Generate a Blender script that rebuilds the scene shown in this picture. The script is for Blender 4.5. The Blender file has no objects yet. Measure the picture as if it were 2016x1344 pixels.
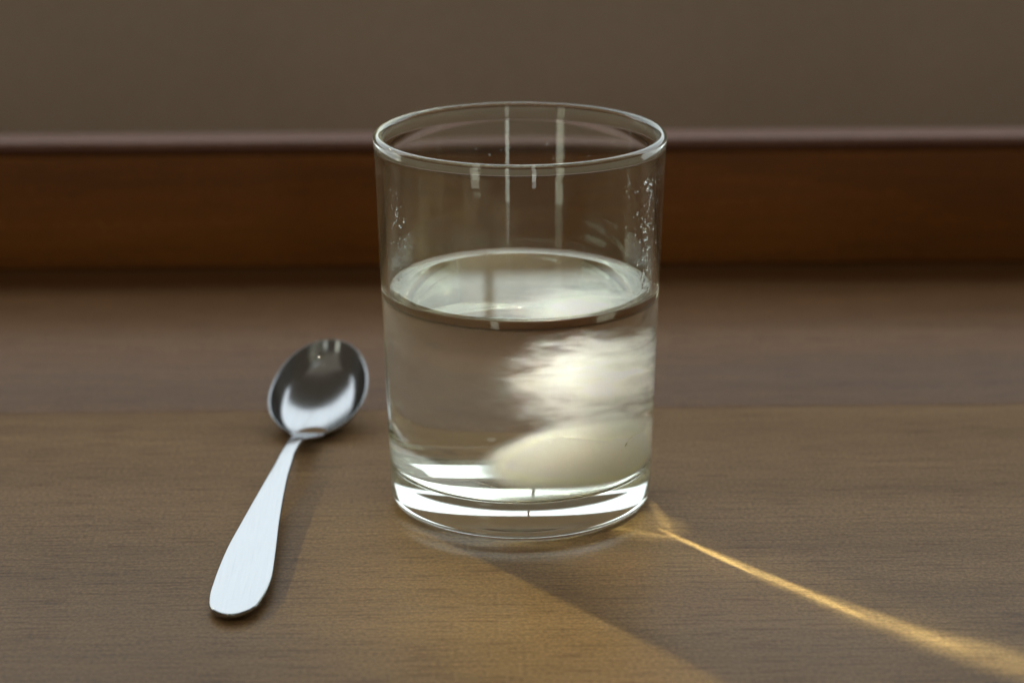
import bpy, bmesh, math, random
from mathutils import Vector, Matrix, noise
random.seed(4)
S = bpy.context.scene
C = S.collection
R = math.radians

# ------------------------------------------------------------------ camera
cam = bpy.data.cameras.new("camera")
cam.lens = 86.6
cam.sensor_width = 36.0
cam.clip_start = 0.02
cam.clip_end = 100
cam.dof.use_dof = True
cam.dof.focus_distance = 0.655
cam.dof.aperture_fstop = 10.0
co = bpy.data.objects.new("camera", cam)
C.objects.link(co)
co.location = (-0.0023, -0.66, 0.255)
co.rotation_mode = 'XYZ'
co.matrix_world = (Matrix.Translation(co.location) @ Matrix.Rotation(R(90 - 17.5), 4, 'X')
                   @ Matrix.Rotation(R(-0.15), 4, 'Z'))
S.camera = co

# ------------------------------------------------------------------ world + lamps
W = bpy.data.worlds.new("World")
S.world = W
W.use_nodes = True
W.node_tree.nodes["Background"].inputs[0].default_value = (1.0, 0.84, 0.62, 1)
W.node_tree.nodes["Background"].inputs[1].default_value = 0.10

def aim(o, target):
    d = Vector(target) - o.location
    o.rotation_euler = d.to_track_quat('-Z', 'Y').to_euler()

def area(name, loc, target, sx, sy, radiance, col):
    l = bpy.data.lights.new(name, 'AREA')
    l.shape = 'RECTANGLE'
    l.size, l.size_y = sx, sy
    l.energy = radiance * math.pi * sx * sy
    l.color = col
    o = bpy.data.objects.new(name, l)
    C.objects.link(o)
    o.location = loc
    aim(o, target)
    return o

YAW = R(1.15)                     # the ledge and the wall run a touch off square to the lens
def yawed(x, y, z):
    c, s = math.cos(YAW), math.sin(YAW)
    return (x * c - y * s, x * s + y * c, z)

SILL = 0.230                      # height of the window sill above the table top
YW = 0.59                         # distance of the wall behind the glass
# daylight in the window opening above the wall
area("window_daylight", yawed(0, YW + 0.07, SILL + 0.42), yawed(0, -1, SILL + 0.42), 3.2, 0.84, 2.2, (0.84, 0.94, 1.0))
# the room behind the camera: bright doorways and a soft ceiling bounce
area("doorway_light_right", (0.62, -3.3, 0.24), (0, 0, 0.24), 0.18, 2.1, 3.2, (0.95, 1.0, 0.93))
area("doorway_light_left", (-1.75, -2.5, 0.28), (0, 0, 0.28), 0.34, 2.1, 2.4, (0.95, 0.97, 0.80))
area("side_light_left", (-2.6, 1.1, -0.2), (0, 0, 0.1), 0.40, 2.2, 2.2, (1.0, 0.95, 0.72))
area("room_bounce", (0.0, -1.4, 2.3), (0, 0.2, 0.1), 4.5, 3.0, 0.16, (1.0, 0.92, 0.76))

# low warm sun coming in from behind left
SUN_AZ, SUN_EL = R(38.5), R(29)
sd = Vector((-math.sin(SUN_AZ) * math.cos(SUN_EL), math.cos(SUN_AZ) * math.cos(SUN_EL), math.sin(SUN_EL)))
sp = bpy.data.lights.new("low_sun", 'SPOT')
sp.spot_size = R(3.4)
sp.spot_blend = 1.0
sp.shadow_soft_size = 0.036
sp.energy = 165
sp.color = (1.0, 0.90, 0.33)
so = bpy.data.objects.new("low_sun", sp)
C.objects.link(so)
TGT = Vector((0.010, -0.100, 0.0))
so.location = TGT + sd * 2.0
aim(so, TGT)

# added thin lamps that draw the caustic streak from the foot of the glass
def beam(p0, p1, width, irr, col=(0.95, 1.0, 0.62), spread=0.35, lean=62):
    p0, p1 = Vector((*p0, 0)), Vector((*p1, 0))
    mid = (p0 + p1) / 2
    u = (p1 - p0).normalized()
    e = R(lean)
    d = Vector((0.63 * math.cos(e), -0.777 * math.cos(e), math.sin(e)))
    l = bpy.data.lights.new("caustic_streak_lamp", 'AREA')
    l.shape = 'ELLIPSE'
    # the long side is seen foreshortened along the beam
    z = d
    x = (u - z * u.dot(z))
    l.size = (p1 - p0).length * x.length
    l.size_y = width
    l.spread = R(spread)
    l.energy = irr * math.pi / 4 * l.size * l.size_y
    l.color = col
    o = bpy.data.objects.new("caustic_streak_lamp", l)
    C.objects.link(o)
    x.normalize()
    y = z.cross(x)
    M = Matrix((x, y, z)).transposed().to_4x4()
    M.translation = mid + d * 0.30
    o.matrix_world = M
beam((0.0380, -0.0235), (0.0620, -0.0570), 0.0019, 8.5, spread=0.35)
beam((0.0440, -0.0320), (0.0880, -0.0860), 0.0030, 6.5, spread=0.5)
beam((0.0600, -0.0550), (0.1100, -0.1055), 0.0062, 3.3, spread=0.8)
beam((0.0760, -0.0750), (0.1370, -0.1275), 0.0105, 1.8, spread=1.2)
beam((0.0950, -0.0930), (0.1650, -0.1490), 0.0180, 1.3, spread=1.4)
beam((0.0380, -0.0280), (0.1300, -0.1240), 0.0240, 0.40, spread=2.0)
beam((0.0250, -0.0226), (0.0465, -0.0335), 0.0026, 2.6, spread=0.6)
beam((0.0374, -0.0030), (0.0420, -0.0310), 0.0026, 2.6, spread=0.6)
beam((0.0230, -0.0190), (0.0460, -0.0260), 0.0200, 1.9, spread=1.4)

# small added lamp close to the glass that brightens the milky cloud
GT = Vector((0.005, 0.0, 0.044))
GL = area("cloud_fill_lamp", (GT + sd * 0.30)[:], GT[:], 0.040, 0.040, 1.0, (1.0, 0.95, 0.87))
GL.data.shape = 'DISK'
GL.data.spread = R(4)
GL.data.energy = 0.032

S.view_settings.view_transform = 'Standard'
S.view_settings.look = 'None'
S.view_settings.exposure = 0
S.view_settings.gamma = 1
cy = S.cycles
cy.use_denoising = True
cy.max_bounces = 48
cy.diffuse_bounces = 4
cy.glossy_bounces = 8
cy.transmission_bounces = 20
cy.volume_bounces = 40
cy.transparent_max_bounces = 16
cy.caustics_reflective = True
cy.caustics_refractive = True
cy.blur_glossy = 0.3
cy.use_light_tree = False
cy.sample_clamp_indirect = 800.0

# ------------------------------------------------------------------ helpers
def mat(name):
    m = bpy.data.materials.new(name)
    m.use_nodes = True
    nt = m.node_tree
    nt.nodes.clear()
    out = nt.nodes.new('ShaderNodeOutputMaterial')
    return m, nt, out

def N(nt, kind, **kw):
    n = nt.nodes.new(kind)
    for k, v in kw.items():
        if k in n.inputs:
            n.inputs[k].default_value = v
        else:
            setattr(n, k, v)
    return n

def ramp(nt, stops):
    r = nt.nodes.new('ShaderNodeValToRGB')
    els = r.color_ramp.elements
    while len(els) < len(stops):
        els.new(0.5)
    for e, (p, c) in zip(els, stops):
        e.position = p
        e.color = c if len(c) == 4 else (*c, 1)
    return r

def link_obj(name, me, parent=None, m=None):
    o = bpy.data.objects.new(name, me)
    C.objects.link(o)
    if parent:
        o.parent = parent
    if m:
        me.materials.append(m)
    return o

def from_bm(name, bm, m=None, parent=None, smooth=True):
    bmesh.ops.recalc_face_normals(bm, faces=bm.faces[:])
    me = bpy.data.meshes.new(name)
    bm.to_mesh(me)
    bm.free()
    for p in me.polygons:
        p.use_smooth = smooth
    return link_obj(name, me, parent, m)

def tag(o, label, cat, group=None):
    o["label"] = label
    o["category"] = cat
    if group:
        o["group"] = group
    return o

def empty(name, loc=(0, 0, 0), rz=0.0):
    o = bpy.data.objects.new(name, None)
    C.objects.link(o)
    o.location = loc
    o.rotation_euler = (0, 0, rz)
    return o

def box(name, x0, x1, y0, y1, z0, z1, m, parent, bev=0.0, seg=3):
    bm = bmesh.new()
    bmesh.ops.create_cube(bm, size=1)
    for v in bm.verts:
        v.co = Vector(((x0 + x1) / 2 + v.co.x * (x1 - x0), (y0 + y1) / 2 + v.co.y * (y1 - y0), (z0 + z1) / 2 + v.co.z * (z1 - z0)))
    if bev:
        bmesh.ops.bevel(bm, geom=bm.edges[:], offset=bev, segments=seg, profile=0.5, affect='EDGES')
    return from_bm(name, bm, m, parent, smooth=bool(bev))

# ------------------------------------------------------------------ materials
def wood(name, dark, mid, light, seed, rough=0.42, spec=0.5, fleck=0.6):
    m, nt, out = mat(name)
    L = nt.links.new
    tc = N(nt, 'ShaderNodeTexCoord')
    mp = N(nt, 'ShaderNodeMapping')
    mp.inputs['Location'].default_value = (seed, seed * 1.7, seed * 0.3)
    L(tc.outputs['Object'], mp.inputs['Vector'])
    # broad figure
    s1 = N(nt, 'ShaderNodeMapping'); s1.inputs['Scale'].default_value = (3.0, 38, 38)
    L(mp.outputs[0], s1.inputs['Vector'])
    n1 = N(nt, 'ShaderNodeTexNoise', Scale=1.0, Detail=5.0, Roughness=0.55, Distortion=0.4)
    L(s1.outputs[0], n1.inputs['Vector'])
    # fine grain threads
    s2 = N(nt, 'ShaderNodeMapping'); s2.inputs['Scale'].default_value = (22, 620, 620)
    L(mp.outputs[0], s2.inputs['Vector'])
    n2 = N(nt, 'ShaderNodeTexNoise', Scale=1.0, Detail=4.0, Roughness=0.6)
    L(s2.outputs[0], n2.inputs['Vector'])
    # short dark pores
    s3 = N(nt, 'ShaderNodeMapping'); s3.inputs['Scale'].default_value = (60, 900, 900)
    L(mp.outputs[0], s3.inputs['Vector'])
    n3 = N(nt, 'ShaderNodeTexNoise', Scale=1.0, Detail=2.0, Roughness=0.5)
    L(s3.outputs[0], n3.inputs['Vector'])
    # isotropic speckle of the open grain
    n4 = N(nt, 'ShaderNodeTexNoise', Scale=900.0, Detail=3.0, Roughness=0.7)
    L(mp.outputs[0], n4.inputs['Vector'])
    r1 = ramp(nt, [(0.30, dark), (0.5, mid), (0.72, light)])
    L(n1.outputs['Fac'], r1.inputs['Fac'])
    r2 = ramp(nt, [(0.30, (0.74,) * 3), (0.62, (1.08,) * 3)])
    L(n2.outputs['Fac'], r2.inputs['Fac'])
    mx = N(nt, 'ShaderNodeMix', data_type='RGBA', blend_type='MULTIPLY'); mx.inputs[0].default_value = 0.7
    L(r1.outputs[0], mx.inputs[6]); L(r2.outputs[0], mx.inputs[7])
    r3 = ramp(nt, [(0.34, (0.50, 0.40, 0.37)), (0.45, (1, 1, 1))])
    L(n3.outputs['Fac'], r3.inputs['Fac'])
    mx2 = N(nt, 'ShaderNodeMix', data_type='RGBA', blend_type='MULTIPLY'); mx2.inputs[0].default_value = fleck
    L(mx.outputs[2], mx2.inputs[6]); L(r3.outputs[0], mx2.inputs[7])
    r4 = ramp(nt, [(0.28, (0.45,) * 3), (0.72, (1.55,) * 3)])
    L(n4.outputs['Fac'], r4.inputs['Fac'])
    mx3 = N(nt, 'ShaderNodeMix', data_type='RGBA', blend_type='MULTIPLY'); mx3.inputs[0].default_value = 0.8
    L(mx2.outputs[2], mx3.inputs[6]); L(r4.outputs[0], mx3.inputs[7])
    b = N(nt, 'ShaderNodeBsdfPrincipled')
    b.inputs['Specular IOR Level'].default_value = spec
    L(mx3.outputs[2], b.inputs['Base Color'])
    rr = N(nt, 'ShaderNodeMapRange'); rr.inputs[3].default_value = rough - 0.06; rr.inputs[4].default_value = rough + 0.10
    L(n2.outputs['Fac'], rr.inputs[0]); L(rr.outputs[0], b.inputs['Roughness'])
    bp = N(nt, 'ShaderNodeBump', Strength=0.25, Distance=0.0002)
    L(n2.outputs['Fac'], bp.inputs['Height']); L(bp.outputs[0], b.inputs['Normal'])
    L(b.outputs[0], out.inputs[0])
    return m

def glass_mat(name, ior, col=(1, 1, 1)):
    m, nt, out = mat(name)
    g = N(nt, 'ShaderNodeBsdfGlass', IOR=ior, Roughness=0.0)
    g.inputs['Color'].default_value = (*col, 1)
    nt.links.new(g.outputs[0], out.inputs[0])
    return m

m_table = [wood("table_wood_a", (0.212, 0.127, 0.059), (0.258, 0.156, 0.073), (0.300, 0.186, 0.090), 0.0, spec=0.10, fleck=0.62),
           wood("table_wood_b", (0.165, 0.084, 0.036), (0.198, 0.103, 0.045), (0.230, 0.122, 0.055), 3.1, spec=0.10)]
m_ledge = wood("ledge_wood", (0.19, 0.066, 0.012), (0.245, 0.088, 0.016), (0.29, 0.11, 0.022), 7.7, rough=0.5, spec=0.25, fleck=0.3)
m_ledge_top = wood("highlit_ledge_wood", (0.15, 0.070, 0.044), (0.185, 0.090, 0.058), (0.22, 0.11, 0.074), 9.2, rough=0.5, spec=0.2, fleck=0.3)  # greyer mauve tint: window highlight painted into the ledge top
m_glass = glass_mat("clear_glass", 1.5, (0.985, 0.995, 0.975))
# a faint film of dried water on the glass, with bright edge light painted in where seen edge on
nt = m_glass.node_tree
g = nt.nodes['Glass BSDF']
tc = N(nt, 'ShaderNodeTexCoord')
mp = N(nt, 'ShaderNodeMapping'); mp.inputs['Scale'].default_value = (160, 160, 40)
n1 = N(nt, 'ShaderNodeTexNoise', Scale=1.0, Detail=5.0, Roughness=0.7)
nt.links.new(tc.outputs['Object'], mp.inputs['Vector']); nt.links.new(mp.outputs[0], n1.inputs['Vector'])
lw = N(nt, 'ShaderNodeLayerWeight', Blend=0.12)
mr = N(nt, 'ShaderNodeMapRange'); mr.inputs[1].default_value = 0.35; mr.inputs[2].default_value = 0.75; mr.inputs[3].default_value = 0.001; mr.inputs[4].default_value = 0.014
nt.links.new(n1.outputs['Fac'], mr.inputs[0])
ma = N(nt, 'ShaderNodeMath', operation='MULTIPLY_ADD'); ma.inputs[1].default_value = 0.12
nt.links.new(lw.outputs['Facing'], ma.inputs[0]); nt.links.new(mr.outputs[0], ma.inputs[2])
df_ = N(nt, 'ShaderNodeBsdfDiffuse'); df_.inputs['Color'].default_value = (0.85, 0.84, 0.76, 1)
tl_ = N(nt, 'ShaderNodeBsdfTranslucent'); tl_.inputs['Color'].default_value = (0.90, 0.86, 0.55, 1)
ad = N(nt, 'ShaderNodeMixShader'); nt.links.new(df_.outputs[0], ad.inputs[1]); nt.links.new(tl_.outputs[0], ad.inputs[2])
ms = N(nt, 'ShaderNodeMixShader')
nt.links.new(ma.outputs[0], ms.inputs[0]); nt.links.new(g.outputs[0], ms.inputs[1]); nt.links.new(ad.outputs[0], ms.inputs[2])
nt.links.new(ms.outputs[0], [n for n in nt.nodes if n.type == 'OUTPUT_MATERIAL'][0].inputs[0])
m_wtop = glass_mat("water_surface", 1.333, (0.995, 0.995, 0.975))
m_wside = glass_mat("water_against_glass", 1.333 / 1.5, (0.99, 0.99, 0.965))
m_drop = glass_mat("water_drop", 1.333)

m_wall, nt, out = mat("painted_plaster")
tc = N(nt, 'ShaderNodeTexCoord')
n1 = N(nt, 'ShaderNodeTexNoise', Scale=650.0, Detail=5.0, Roughness=0.7)
n2 = N(nt, 'ShaderNodeTexNoise', Scale=3.0, Detail=3.0)
nt.links.new(tc.outputs['Object'], n1.inputs['Vector']); nt.links.new(tc.outputs['Object'], n2.inputs['Vector'])
r1 = ramp(nt, [(0.25, (0.46, 0.412, 0.365)), (0.75, (0.72, 0.655, 0.585))]); nt.links.new(n1.outputs['Fac'], r1.inputs['Fac'])
r2 = ramp(nt, [(0.3, (0.85, 0.84, 0.84)), (0.7, (1.06, 1.06, 1.04))]); nt.links.new(n2.outputs['Fac'], r2.inputs['Fac'])
mx = N(nt, 'ShaderNodeMix', data_type='RGBA', blend_type='MULTIPLY'); mx.inputs[0].default_value = 1.0
nt.links.new(r1.outputs[0], mx.inputs[6]); nt.links.new(r2.outputs[0], mx.inputs[7])
b = N(nt, 'ShaderNodeBsdfPrincipled', Roughness=0.75)
b.inputs['Specular IOR Level'].default_value = 0.25
bp = N(nt, 'ShaderNodeBump', Strength=0.3, Distance=0.0006)
nt.links.new(n1.outputs['Fac'], bp.inputs['Height']); nt.links.new(bp.outputs[0], b.inputs['Normal'])
nt.links.new(mx.outputs[2], b.inputs['Base Color']); nt.links.new(b.outputs[0], out.inputs[0])

m_steel, nt, out = mat("polished_steel")
tc = N(nt, 'ShaderNodeTexCoord')
mp = N(nt, 'ShaderNodeMapping'); mp.inputs['Scale'].default_value = (900, 60, 300)
n1 = N(nt, 'ShaderNodeTexNoise', Scale=1.0, Detail=4.0, Roughness=0.6)
nt.links.new(tc.outputs['Object'], mp.inputs['Vector']); nt.links.new(mp.outputs[0], n1.inputs['Vector'])
b = N(nt, 'ShaderNodeBsdfPrincipled', Metallic=1.0, Roughness=0.16)
b.inputs['Base Color'].default_value = (0.36, 0.37, 0.375, 1)
rr = N(nt, 'ShaderNodeMapRange'); rr.inputs[3].default_value = 0.13; rr.inputs[4].default_value = 0.24
nt.links.new(n1.outputs['Fac'], rr.inputs[0]); nt.links.new(rr.outputs[0], b.inputs['Roughness'])
mp2 = N(nt, 'ShaderNodeMapping'); mp2.inputs['Scale'].default_value = (2200, 60, 400); mp2.inputs['Rotation'].default_value = (0, 0, 0.25)
n3 = N(nt, 'ShaderNodeTexNoise', Scale=1.0, Detail=3.0, Roughness=0.7)
nt.links.new(tc.outputs['Object'], mp2.inputs['Vector']); nt.links.new(mp2.outputs[0], n3.inputs['Vector'])
r3 = ramp(nt, [(0.25, (0.335, 0.342, 0.348)), (0.42, (0.355, 0.362, 0.37)), (0.8, (0.368, 0.375, 0.383))])
nt.links.new(n3.outputs['Fac'], r3.inputs['Fac']); nt.links.new(r3.outputs[0], b.inputs['Base Color'])
bp = N(nt, 'ShaderNodeBump', Strength=0.02, Distance=0.0001)
nt.links.new(n3.outputs['Fac'], bp.inputs['Height']); nt.links.new(bp.outputs[0], b.inputs['Normal'])
nt.links.new(b.outputs[0], out.inputs[0])

# ------------------------------------------------------------------ table, ledge, wall
table = tag(empty("wooden_table", (0, 0, 0), YAW), "broad brown wooden table top with fine grain carrying the glass and the spoon", "table")
YS = [-0.27, 0.078, 0.2630]
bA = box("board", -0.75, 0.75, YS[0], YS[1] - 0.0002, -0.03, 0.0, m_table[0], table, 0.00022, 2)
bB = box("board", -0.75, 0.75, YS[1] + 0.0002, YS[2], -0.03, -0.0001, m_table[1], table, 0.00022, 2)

ledge = tag(empty("wooden_ledge", (0, 0, 0), YAW), "low dark reddish brown wooden ledge below the wall, window light tinted into its top edge", "ledge")
box("ledge_board", -0.75, 0.75, 0.2435, 0.2625, 0.0002, 0.0440, m_ledge, ledge, 0.0012, 2)
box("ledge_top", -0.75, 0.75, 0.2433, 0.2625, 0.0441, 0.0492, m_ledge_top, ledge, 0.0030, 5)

wall = tag(empty("wall", (0, 0, 0), YAW), "plain grey olive wall rising behind the wooden ledge", "wall")
box("wall_panel", -1.70, 1.70, YW, YW + 0.12, -0.30, SILL, m_wall, wall, 0.002, 2)
box("window_muntin", -0.0110, -0.0050, YW + 0.03, YW + 0.05, SILL + 0.0005, SILL + 0.84, m_wall, wall, 0.001, 2)
box("gap_cover_board", -1.70, 1.70, 0.264, YW - 0.001, -0.09, -0.06, m_ledge, wall, 0.001, 2)  # unseen board added to close the gap against light from below

# ------------------------------------------------------------------ glass and water (lathed profiles)
SEG = 160
def arc(cx, cz, r, a0, a1, n):
    return [(cx + r * math.cos(R(a0 + (a1 - a0) * i / n)), cz + r * math.sin(R(a0 + (a1 - a0) * i / n))) for i in range(n + 1)]

def lathe(profile, close_first=False, close_last=False, seg=SEG):
    """rings from the profile (r, z); r == 0 becomes a pole vertex"""
    verts, faces, rings = [], [], []
    for r, z in profile:
        if r < 1e-7:
            rings.append([len(verts)]); verts.append((0, 0, z))
        else:
            rings.append(list(range(len(verts), len(verts) + seg)))
            for i in range(seg):
                a = 2 * math.pi * i / seg
                verts.append((r * math.cos(a), r * math.sin(a), z))
    fi = []
    for k in range(len(rings) - 1):
        A, B = rings[k], rings[k + 1]
        for i in range(seg):
            j = (i + 1) % seg
            if len(A) == 1:
                faces.append((A[0], B[j], B[i]))
            elif len(B) == 1:
                faces.append((A[i], A[j], B[0]))
            else:
                faces.append((A[i], A[j], B[j], B[i]))
            fi.append(k)
    return verts, faces, fi

H = 0.1070
RB, RT = 0.0370, 0.0400            # outer radius low and at the rim
TH = 0.0021
WL, WM = 0.0638, 0.0643            # water level, and where it climbs the wall
def r_out(z): return RB + (RT - RB) * min(1.0, max(0.0, (z - 0.004) / (H - 0.004)))
def r_in(z): return r_out(z) - TH - 0.0004 * max(0, 1 - z / 0.05)
BASE = 0.0112
# outer profile, from the middle of the foot to the rim
prof_out = [(0.0, 0.0016), (0.012, 0.0014), (0.024, 0.0009), (0.0295, 0.0003), (0.0310, 0.0), (0.0318, 0.00005)]
rc = 0.0046
cxo, czo = r_out(rc) - rc, rc + 0.0001
prof_out += arc(cxo, czo, rc, -80, 0, 10)[1:]
for i in range(1, 16):
    z = czo + (H - 0.0012 - czo) * i / 15
    prof_out.append((r_out(z), z))
rim_r = TH / 2 + 0.00028
prof_rim = arc(RT - TH / 2, H - rim_r, rim_r * 1.0, 8, 172, 12)
prof_inner = []
zs = [H - 0.0014 - (H - 0.0014 - WM) * i / 12 for i in range(13)]
for z in zs:
    prof_inner.append((r_in(z), z))
prof_glass = prof_out[:-1] + prof_rim + prof_inner
v, f, fi = lathe(prof_glass)
me = bpy.data.meshes.new("drinking_glass")
me.from_pydata(v, [], f)
me.materials.append(m_glass)
for p in me.polygons: p.use_smooth = True
glass = link_obj("drinking_glass", me)
tag(glass, "clear straight tumbler with a thick base, half full of water on the table", "glass")

# water: bottom centre -> rounded corner -> wall -> meniscus -> flat top
ri = 0.0042
zi = BASE
cxi = r_in(zi + ri) - ri
prof_w = [(0.0, zi + 0.0004), (0.015, zi + 0.0002), (cxi * 0.8, zi + 0.00005)] + arc(cxi, zi + ri, ri, -90, 0, 10)
n_w = 14
for i in range(1, n_w + 1):
    z = zi + ri + (WM - zi - ri) * i / n_w
    prof_w.append((r_in(z), z))
k_side = len(prof_w) - 1           # segments up to here touch glass
rw = r_in(WM)
for i in range(1, 13):
    t = i / 12
    d = 0.0055 * t ** 1.6
    prof_w.append((rw - d, WL + (WM - WL) * math.exp(-d / 0.0011) * (1 - t ** 4)))
prof_w += [(0.024, WL), (0.012, WL), (0.0, WL)]
v, f, fi = lathe(prof_w)
me = bpy.data.meshes.new("water")
me.from_pydata(v, [], f)
me.materials.append(m_wtop); me.materials.append(m_wside)
for p, k in zip(me.polygons, fi):
    p.use_smooth = True
    p.material_index = 1 if k < k_side else 0
water = link_obj("water", me)
tag(water, "still clear water filling the lower half of the glass tumbler", "water")

# ------------------------------------------------------------------ milky clouds in the water
def cloud_mat(name, col, dens, nscale, soft, seed, thresh=0.0, aniso=0.0, stretch=(1, 1, 1), thin=None):
    m, nt, out = mat(name)
    L = nt.links.new
    tc = N(nt, 'ShaderNodeTexCoord')
    mp = N(nt, 'ShaderNodeMapping'); mp.inputs['Location'].default_value = (seed, seed, seed); mp.inputs['Scale'].default_value = stretch
    L(tc.outputs['Object'], mp.inputs['Vector'])
    n = N(nt, 'ShaderNodeTexNoise', Scale=nscale, Detail=6.0, Roughness=0.62, Distortion=0.6)
    L(mp.outputs[0], n.inputs['Vector'])
    ln = N(nt, 'ShaderNodeVectorMath', operation='LENGTH')
    L(tc.outputs['Object'], ln.inputs[0])
    # density = smoothstep(1 - d + noise)
    a = N(nt, 'ShaderNodeMath', operation='SUBTRACT'); a.inputs[0].default_value = 1.0
    L(ln.outputs['Value'], a.inputs[1])
    c = N(nt, 'ShaderNodeMath', operation='MULTIPLY_ADD'); c.inputs[1].default_value = thresh; c.inputs[2].default_value = -thresh * 0.5
    L(n.outputs['Fac'], c.inputs[0])
    s = N(nt, 'ShaderNodeMath', operation='ADD'); L(a.outputs[0], s.inputs[0]); L(c.outputs[0], s.inputs[1])
    mr = N(nt, 'ShaderNodeMapRange', interpolation_type='SMOOTHSTEP')
    mr.inputs[1].default_value = soft[0]; mr.inputs[2].default_value = soft[1]
    mr.inputs[3].default_value = 0.0; mr.inputs[4].default_value = dens
    L(s.outputs[0], mr.inputs[0])
    pv = N(nt, 'ShaderNodeVolumePrincipled')
    pv.inputs['Color'].default_value = (*col, 1)
    pv.inputs['Anisotropy'].default_value = aniso
    if thin:                                   # the cloud thins out towards its -x end
        sx = N(nt, 'ShaderNodeSeparateXYZ'); L(tc.outputs['Object'], sx.inputs[0])
        gx = N(nt, 'ShaderNodeMapRange', interpolation_type='SMOOTHSTEP')
        gx.inputs[1].default_value = -1.0; gx.inputs[2].default_value = 0.55; gx.inputs[3].default_value = thin; gx.inputs[4].default_value = 1.0
        L(sx.outputs['X'], gx.inputs[0])
        gm = N(nt, 'ShaderNodeMath', operation='MULTIPLY'); L(mr.outputs[0], gm.inputs[0]); L(gx.outputs[0], gm.inputs[1])
        L(gm.outputs[0], pv.inputs['Density'])
    else:
        L(mr.outputs[0], pv.inputs['Density'])
    L(pv.outputs[0], out.inputs['Volume'])
    m.cycles.volume_step_rate = 0.35
    return m

def cloud(name, centre, size, rot, m, seed, amp):
    bm = bmesh.new()
    bmesh.ops.create_icosphere(bm, subdivisions=5, radius=1.0)
    M = Matrix.Translation(centre) @ rot.to_4x4() @ Matrix.Diagonal((*size, 1))
    Mi = M.inverted()
    for v in bm.verts:
        d = v.co.normalized()
        k = 1.0 + amp * noise.fractal(d * 1.8 + Vector((seed, 0, seed)), 0.7, 2.1, 4)
        w = M @ (d * k)
        w.z = min(max(w.z, BASE + 0.0006 + 0.0038 * max(0, (math.hypot(w.x, w.y) - cxi + 0.001) / ri) ** 2), WL - 0.001)
        lim = r_in(w.z) - 0.0006
        rr_ = math.hypot(w.x, w.y)
        if rr_ > lim:
            w.x *= lim / rr_; w.y *= lim / rr_
        v.co = Mi @ w
    o = from_bm(name, bm, m)
    o.matrix_world = M
    return o

E = Matrix.Identity(3)
m_sed = cloud_mat("cream_sediment", (0.988, 0.982, 0.955), 420, 2.2, (0.0, 0.42), 1.3, 0.20, aniso=0.4)
m_plm = cloud_mat("white_cloud", (0.998, 0.996, 0.988), 620, 3.2, (0.0, 1.7), 5.2, 3.4, aniso=0.35, stretch=(0.7, 1.0, 1.5), thin=0.08)
sed = cloud("milky_sediment", (0.016, -0.006, 0.0115), (0.029, 0.021, 0.0180), Matrix.Rotation(R(-10), 3, 'Z') @ Matrix.Rotation(R(-9), 3, 'Y'), m_sed, 2.0, 0.10)
tag(sed, "opaque cream mound of milky sediment settled on the bottom right of the glass", "sediment")
plm = cloud("milky_plume", (0.0150, 0.004, 0.0375), (0.0245, 0.017, 0.0155), E, m_plm, 6.0, 0.22)
tag(plm, "bright white wispy milky plume drifting in the water above the cream mound", "cloud")

# ------------------------------------------------------------------ drops left on the inside of the glass
dv, df = [], []
def drop(az, z, w, h):
    r = r_in(z)
    c, s = math.cos(az), math.sin(az)
    base = len(dv)
    n, mrg = 10, 4
    nrm = Vector((-c, -s, 0)); tan = Vector((-s, c, 0)); up = Vector((0, 0, 1))
    P = Vector((r * c, r * s, z)) - nrm * 0.00003
    for k in range(mrg):
        q = k / mrg
        for i in range(n):
            a = 2 * math.pi * i / n
            rad = math.cos(q * math.pi / 2)
            sag = -0.15 * h * (1 - q)
            p = P + tan * (w * rad * math.cos(a)) + up * (h * rad * math.sin(a) + sag) + nrm * (min(w, h) * 0.55 * math.sin(q * math.pi / 2))
            dv.append(p)
    dv.append(P + nrm * (min(w, h) * 0.55)); top = len(dv) - 1
    dv.append(P - nrm * 0.00001); bot = len(dv) - 1
    for k in range(mrg - 1):
        for i in range(n):
            j = (i + 1) % n
            df.append((base + k * n + i, base + k * n + j, base + (k + 1) * n + j, base + (k + 1) * n + i))
    for i in range(n):
        j = (i + 1) % n
        df.append((base + (mrg - 1) * n + i, base + (mrg - 1) * n + j, top))
        df.append((base + j, base + i, bot))
def band(az0, spread, z0, z1, count, smin, smax):
    for _ in range(count):
        az = R(az0 + random.gauss(0, spread))
        z = random.uniform(z0, z1)
        w = random.uniform(smin, smax) ** 1
        drop(az, z, w, w * random.uniform(0.8, 1.9))
band(-28, 3.0, 0.066, 0.098, 90, 0.00012, 0.0005)
band(-24, 8.0, 0.064, 0.100, 60, 0.0001, 0.0003)
band(24, 8.0, 0.065, 0.096, 50, 0.0001, 0.0003)
band(-149, 3.0, 0.070, 0.093, 26, 0.00012, 0.00045)
band(-152, 8.0, 0.066, 0.096, 40, 0.0001, 0.00026)
band(80, 14.0, 0.090, 0.098, 10, 0.0001, 0.00025)
me = bpy.data.meshes.new("water_drops")
me.from_pydata([tuple(p) for p in dv], [], df)
for p in me.polygons: p.use_smooth = True
bm = bmesh.new(); bm.from_mesh(me); bmesh.ops.recalc_face_normals(bm, faces=bm.faces[:]); bm.to_mesh(me); bm.free()
drops = link_obj("water_drops", me, glass, m_drop)
drops["kind"] = "stuff"

# ------------------------------------------------------------------ spoon
spoon = tag(empty("steel_spoon", (-0.0700, -0.02, 0)), "polished steel spoon lying left of the glass with its bowl facing up", "spoon")
def spoon_point(x, y, z): return Vector((x + 0.0700, y + 0.02, z))
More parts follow.
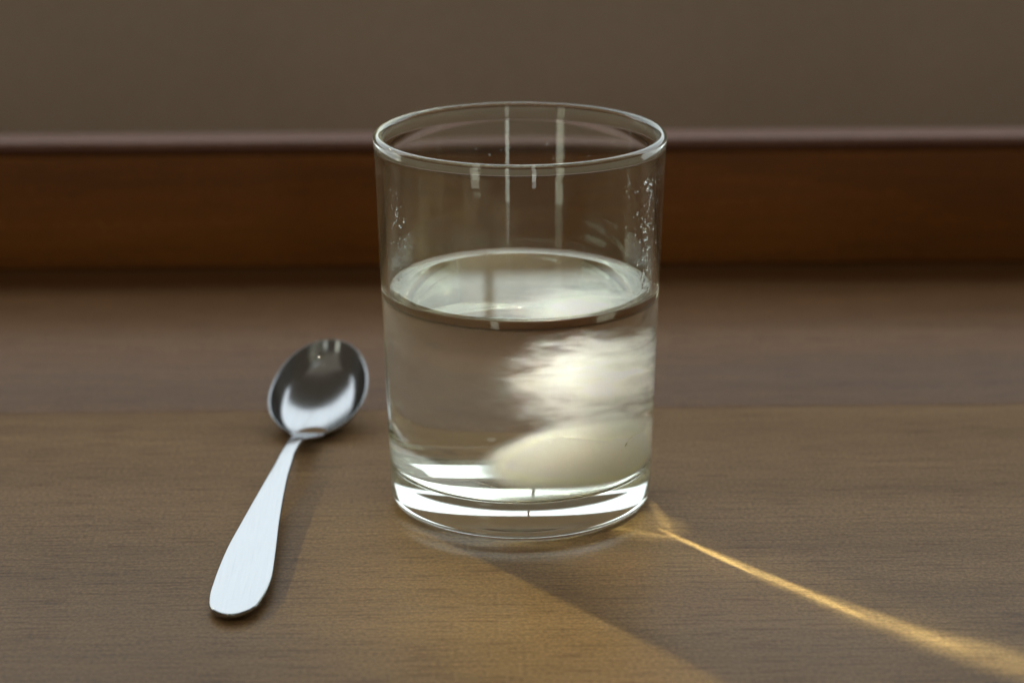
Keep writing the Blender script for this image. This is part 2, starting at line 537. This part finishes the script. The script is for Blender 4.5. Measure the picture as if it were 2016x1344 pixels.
# handle: centre line and half width along its length (tip towards the camera)
HS = [(-0.0872, -0.0740, 0.0018, 0.0), (-0.0866, -0.0740, 0.0018, 0.0022), (-0.0852, -0.0739, 0.0019, 0.0040), (-0.0835, -0.0738, 0.0020, 0.0053),
    (-0.0807, -0.0735, 0.0022, 0.0064), (-0.0750, -0.0731, 0.0026, 0.0072), (-0.0696, -0.0727, 0.0029, 0.00745), (-0.0626, -0.0724, 0.0033, 0.00745), (-0.0483, -0.0720, 0.0042, 0.0067),
    (-0.0335, -0.0713, 0.0051, 0.00545), (-0.0182, -0.0704, 0.0060, 0.00425), (-0.0023, -0.0693, 0.0069, 0.0031),
    (0.0080, -0.0684, 0.0074, 0.00255), (0.0160, -0.0678, 0.0078, 0.00222), (0.0230, -0.0669, 0.0080, 0.00212), (0.0280, -0.0661, 0.0077, 0.00215), (0.0325, -0.0656, 0.0064, 0.0023), (0.0380, -0.0652, 0.0047, 0.0029), (0.0425, -0.0650, 0.0034, 0.0040), (0.0462, -0.0648, 0.0027, 0.0054)]
def interp(tab, t):
    # catmull-rom through the table
    n = len(tab) - 1
    x = t * n; i = min(int(x), n - 1); u = x - i
    p = [tab[max(0, min(n, i + k))] for k in (-1, 0, 1, 2)]
    return [0.5 * (2 * b + (c - a) * u + (2 * a - 5 * b + 4 * c - d) * u * u + (3 * b - a - 3 * c + d) * u ** 3) for a, b, c, d in zip(*p)]
bm = bmesh.new()
rows = []
NS, NC = 170, 16
for s in range(NS + 1):
    y, x, z, w = interp(HS, s / NS)
    w = max(w, 0.0002)
    row = []
    th = min(0.00062, w)
    ed = min(0.00055, w * 0.5)
    half = [(1, 0), (1 - 0.10 * ed / w, 0.45), (1 - 0.32 * ed / w, 0.80), (1 - 0.65 * ed / w, 0.96), (1 - ed / w, 1.0), (0.55 * (1 - ed / w), 1.0), (0, 1.0)]
    ring = half + [(-a, b) for a, b in half[-2::-1]]
    ring += [(a, -b) for a, b in ring[-2:0:-1]]
    NC = len(ring)
    for px, pz in ring:
        crown = 0.00010 * (1 - px * px)
        row.append(bm.verts.new(spoon_point(x + w * px, y - 0.067 * w * px, z + th * pz + crown)))
    rows.append(row)
for A, B in zip(rows, rows[1:]):
    for c in range(NC):
        d = (c + 1) % NC
        bm.faces.new((A[c], A[d], B[d], B[c]))
bm.faces.new(rows[0]); bm.faces.new(rows[-1])
from_bm("handle", bm, m_steel, spoon)

# bowl: a deep egg shaped shell tipped up at its far end
BL, BWID, BD = 0.0230, 0.0148, 0.0104         # half length, half width, depth
BT = R(22)
bc = Vector((-0.0626, 0.0685, 0.0109))
Mb = Matrix.Rotation(BT, 3, 'X')
# outline of the rim: 1 / r^2 as a short Fourier series in the angle from the far end
RIMF = (3391.2, 193.5, -138.6, -1393.8, -474.7, -148.5, -10.1)
def rim_r_at(a):
    q = RIMF[0] + sum(RIMF[2 * k - 1] * math.cos(k * a) + RIMF[2 * k] * math.sin(k * a) for k in (1, 2, 3))
    return 1 / math.sqrt(q)
def bowl_pt(u, a, off):
    r = rim_r_at(a) * u
    k = max(0.0, -math.cos(a)) ** 1.5
    u0 = 0.72 + 0.13 * k
    e = min(1.0, max(0.0, (u - u0) / (1 - u0))) ** (1.7 - 0.2 * k)
    return Vector((r * math.sin(a), r * math.cos(a), -0.0054 * (1 - u * u) - 0.0032 * (1 - e)))
bm = bmesh.new()
NU, NA = 22, 72
T = 0.0007
def shell(off):
    rings = []
    for k in range(NU + 1):
        u = (k / NU)
        u = math.sin(u * math.pi / 2)
        if k == 0:
            rings.append([bm.verts.new(spoon_point(*(bc + Mb @ (bowl_pt(0, 0, 0) + Vector((0, 0, -off))))))])
            continue
        ring = []
        for i in range(NA):
            a = 2 * math.pi * i / NA
            p = bowl_pt(u, a, 0)
            n = Vector((p.x / BWID ** 2, p.y / BL ** 2, 0))
            n.normalize()
            p2 = p + n * (off * u ** 3) + Vector((0, 0, -off * (1 - u ** 6)))
            ring.append(bm.verts.new(spoon_point(*(bc + Mb @ p2))))
        rings.append(ring)
    return rings
ins, outs = shell(0.0), shell(T)
for rings in (ins, outs):
    for A, B in zip(rings, rings[1:]):
        for i in range(NA):
            j = (i + 1) % NA
            if len(A) == 1:
                bm.faces.new((A[0], B[i], B[j]))
            else:
                bm.faces.new((A[i], A[j], B[j], B[i]))
# rounded lip
mid = []
for i in range(NA):
    p = (ins[-1][i].co + outs[-1][i].co) / 2 + Mb @ Vector((0, 0, 0.00028))
    mid.append(bm.verts.new(p))
for i in range(NA):
    j = (i + 1) % NA
    bm.faces.new((ins[-1][i], ins[-1][j], mid[j], mid[i]))
    bm.faces.new((mid[i], mid[j], outs[-1][j], outs[-1][i]))
from_bm("bowl", bm, m_steel, spoon)
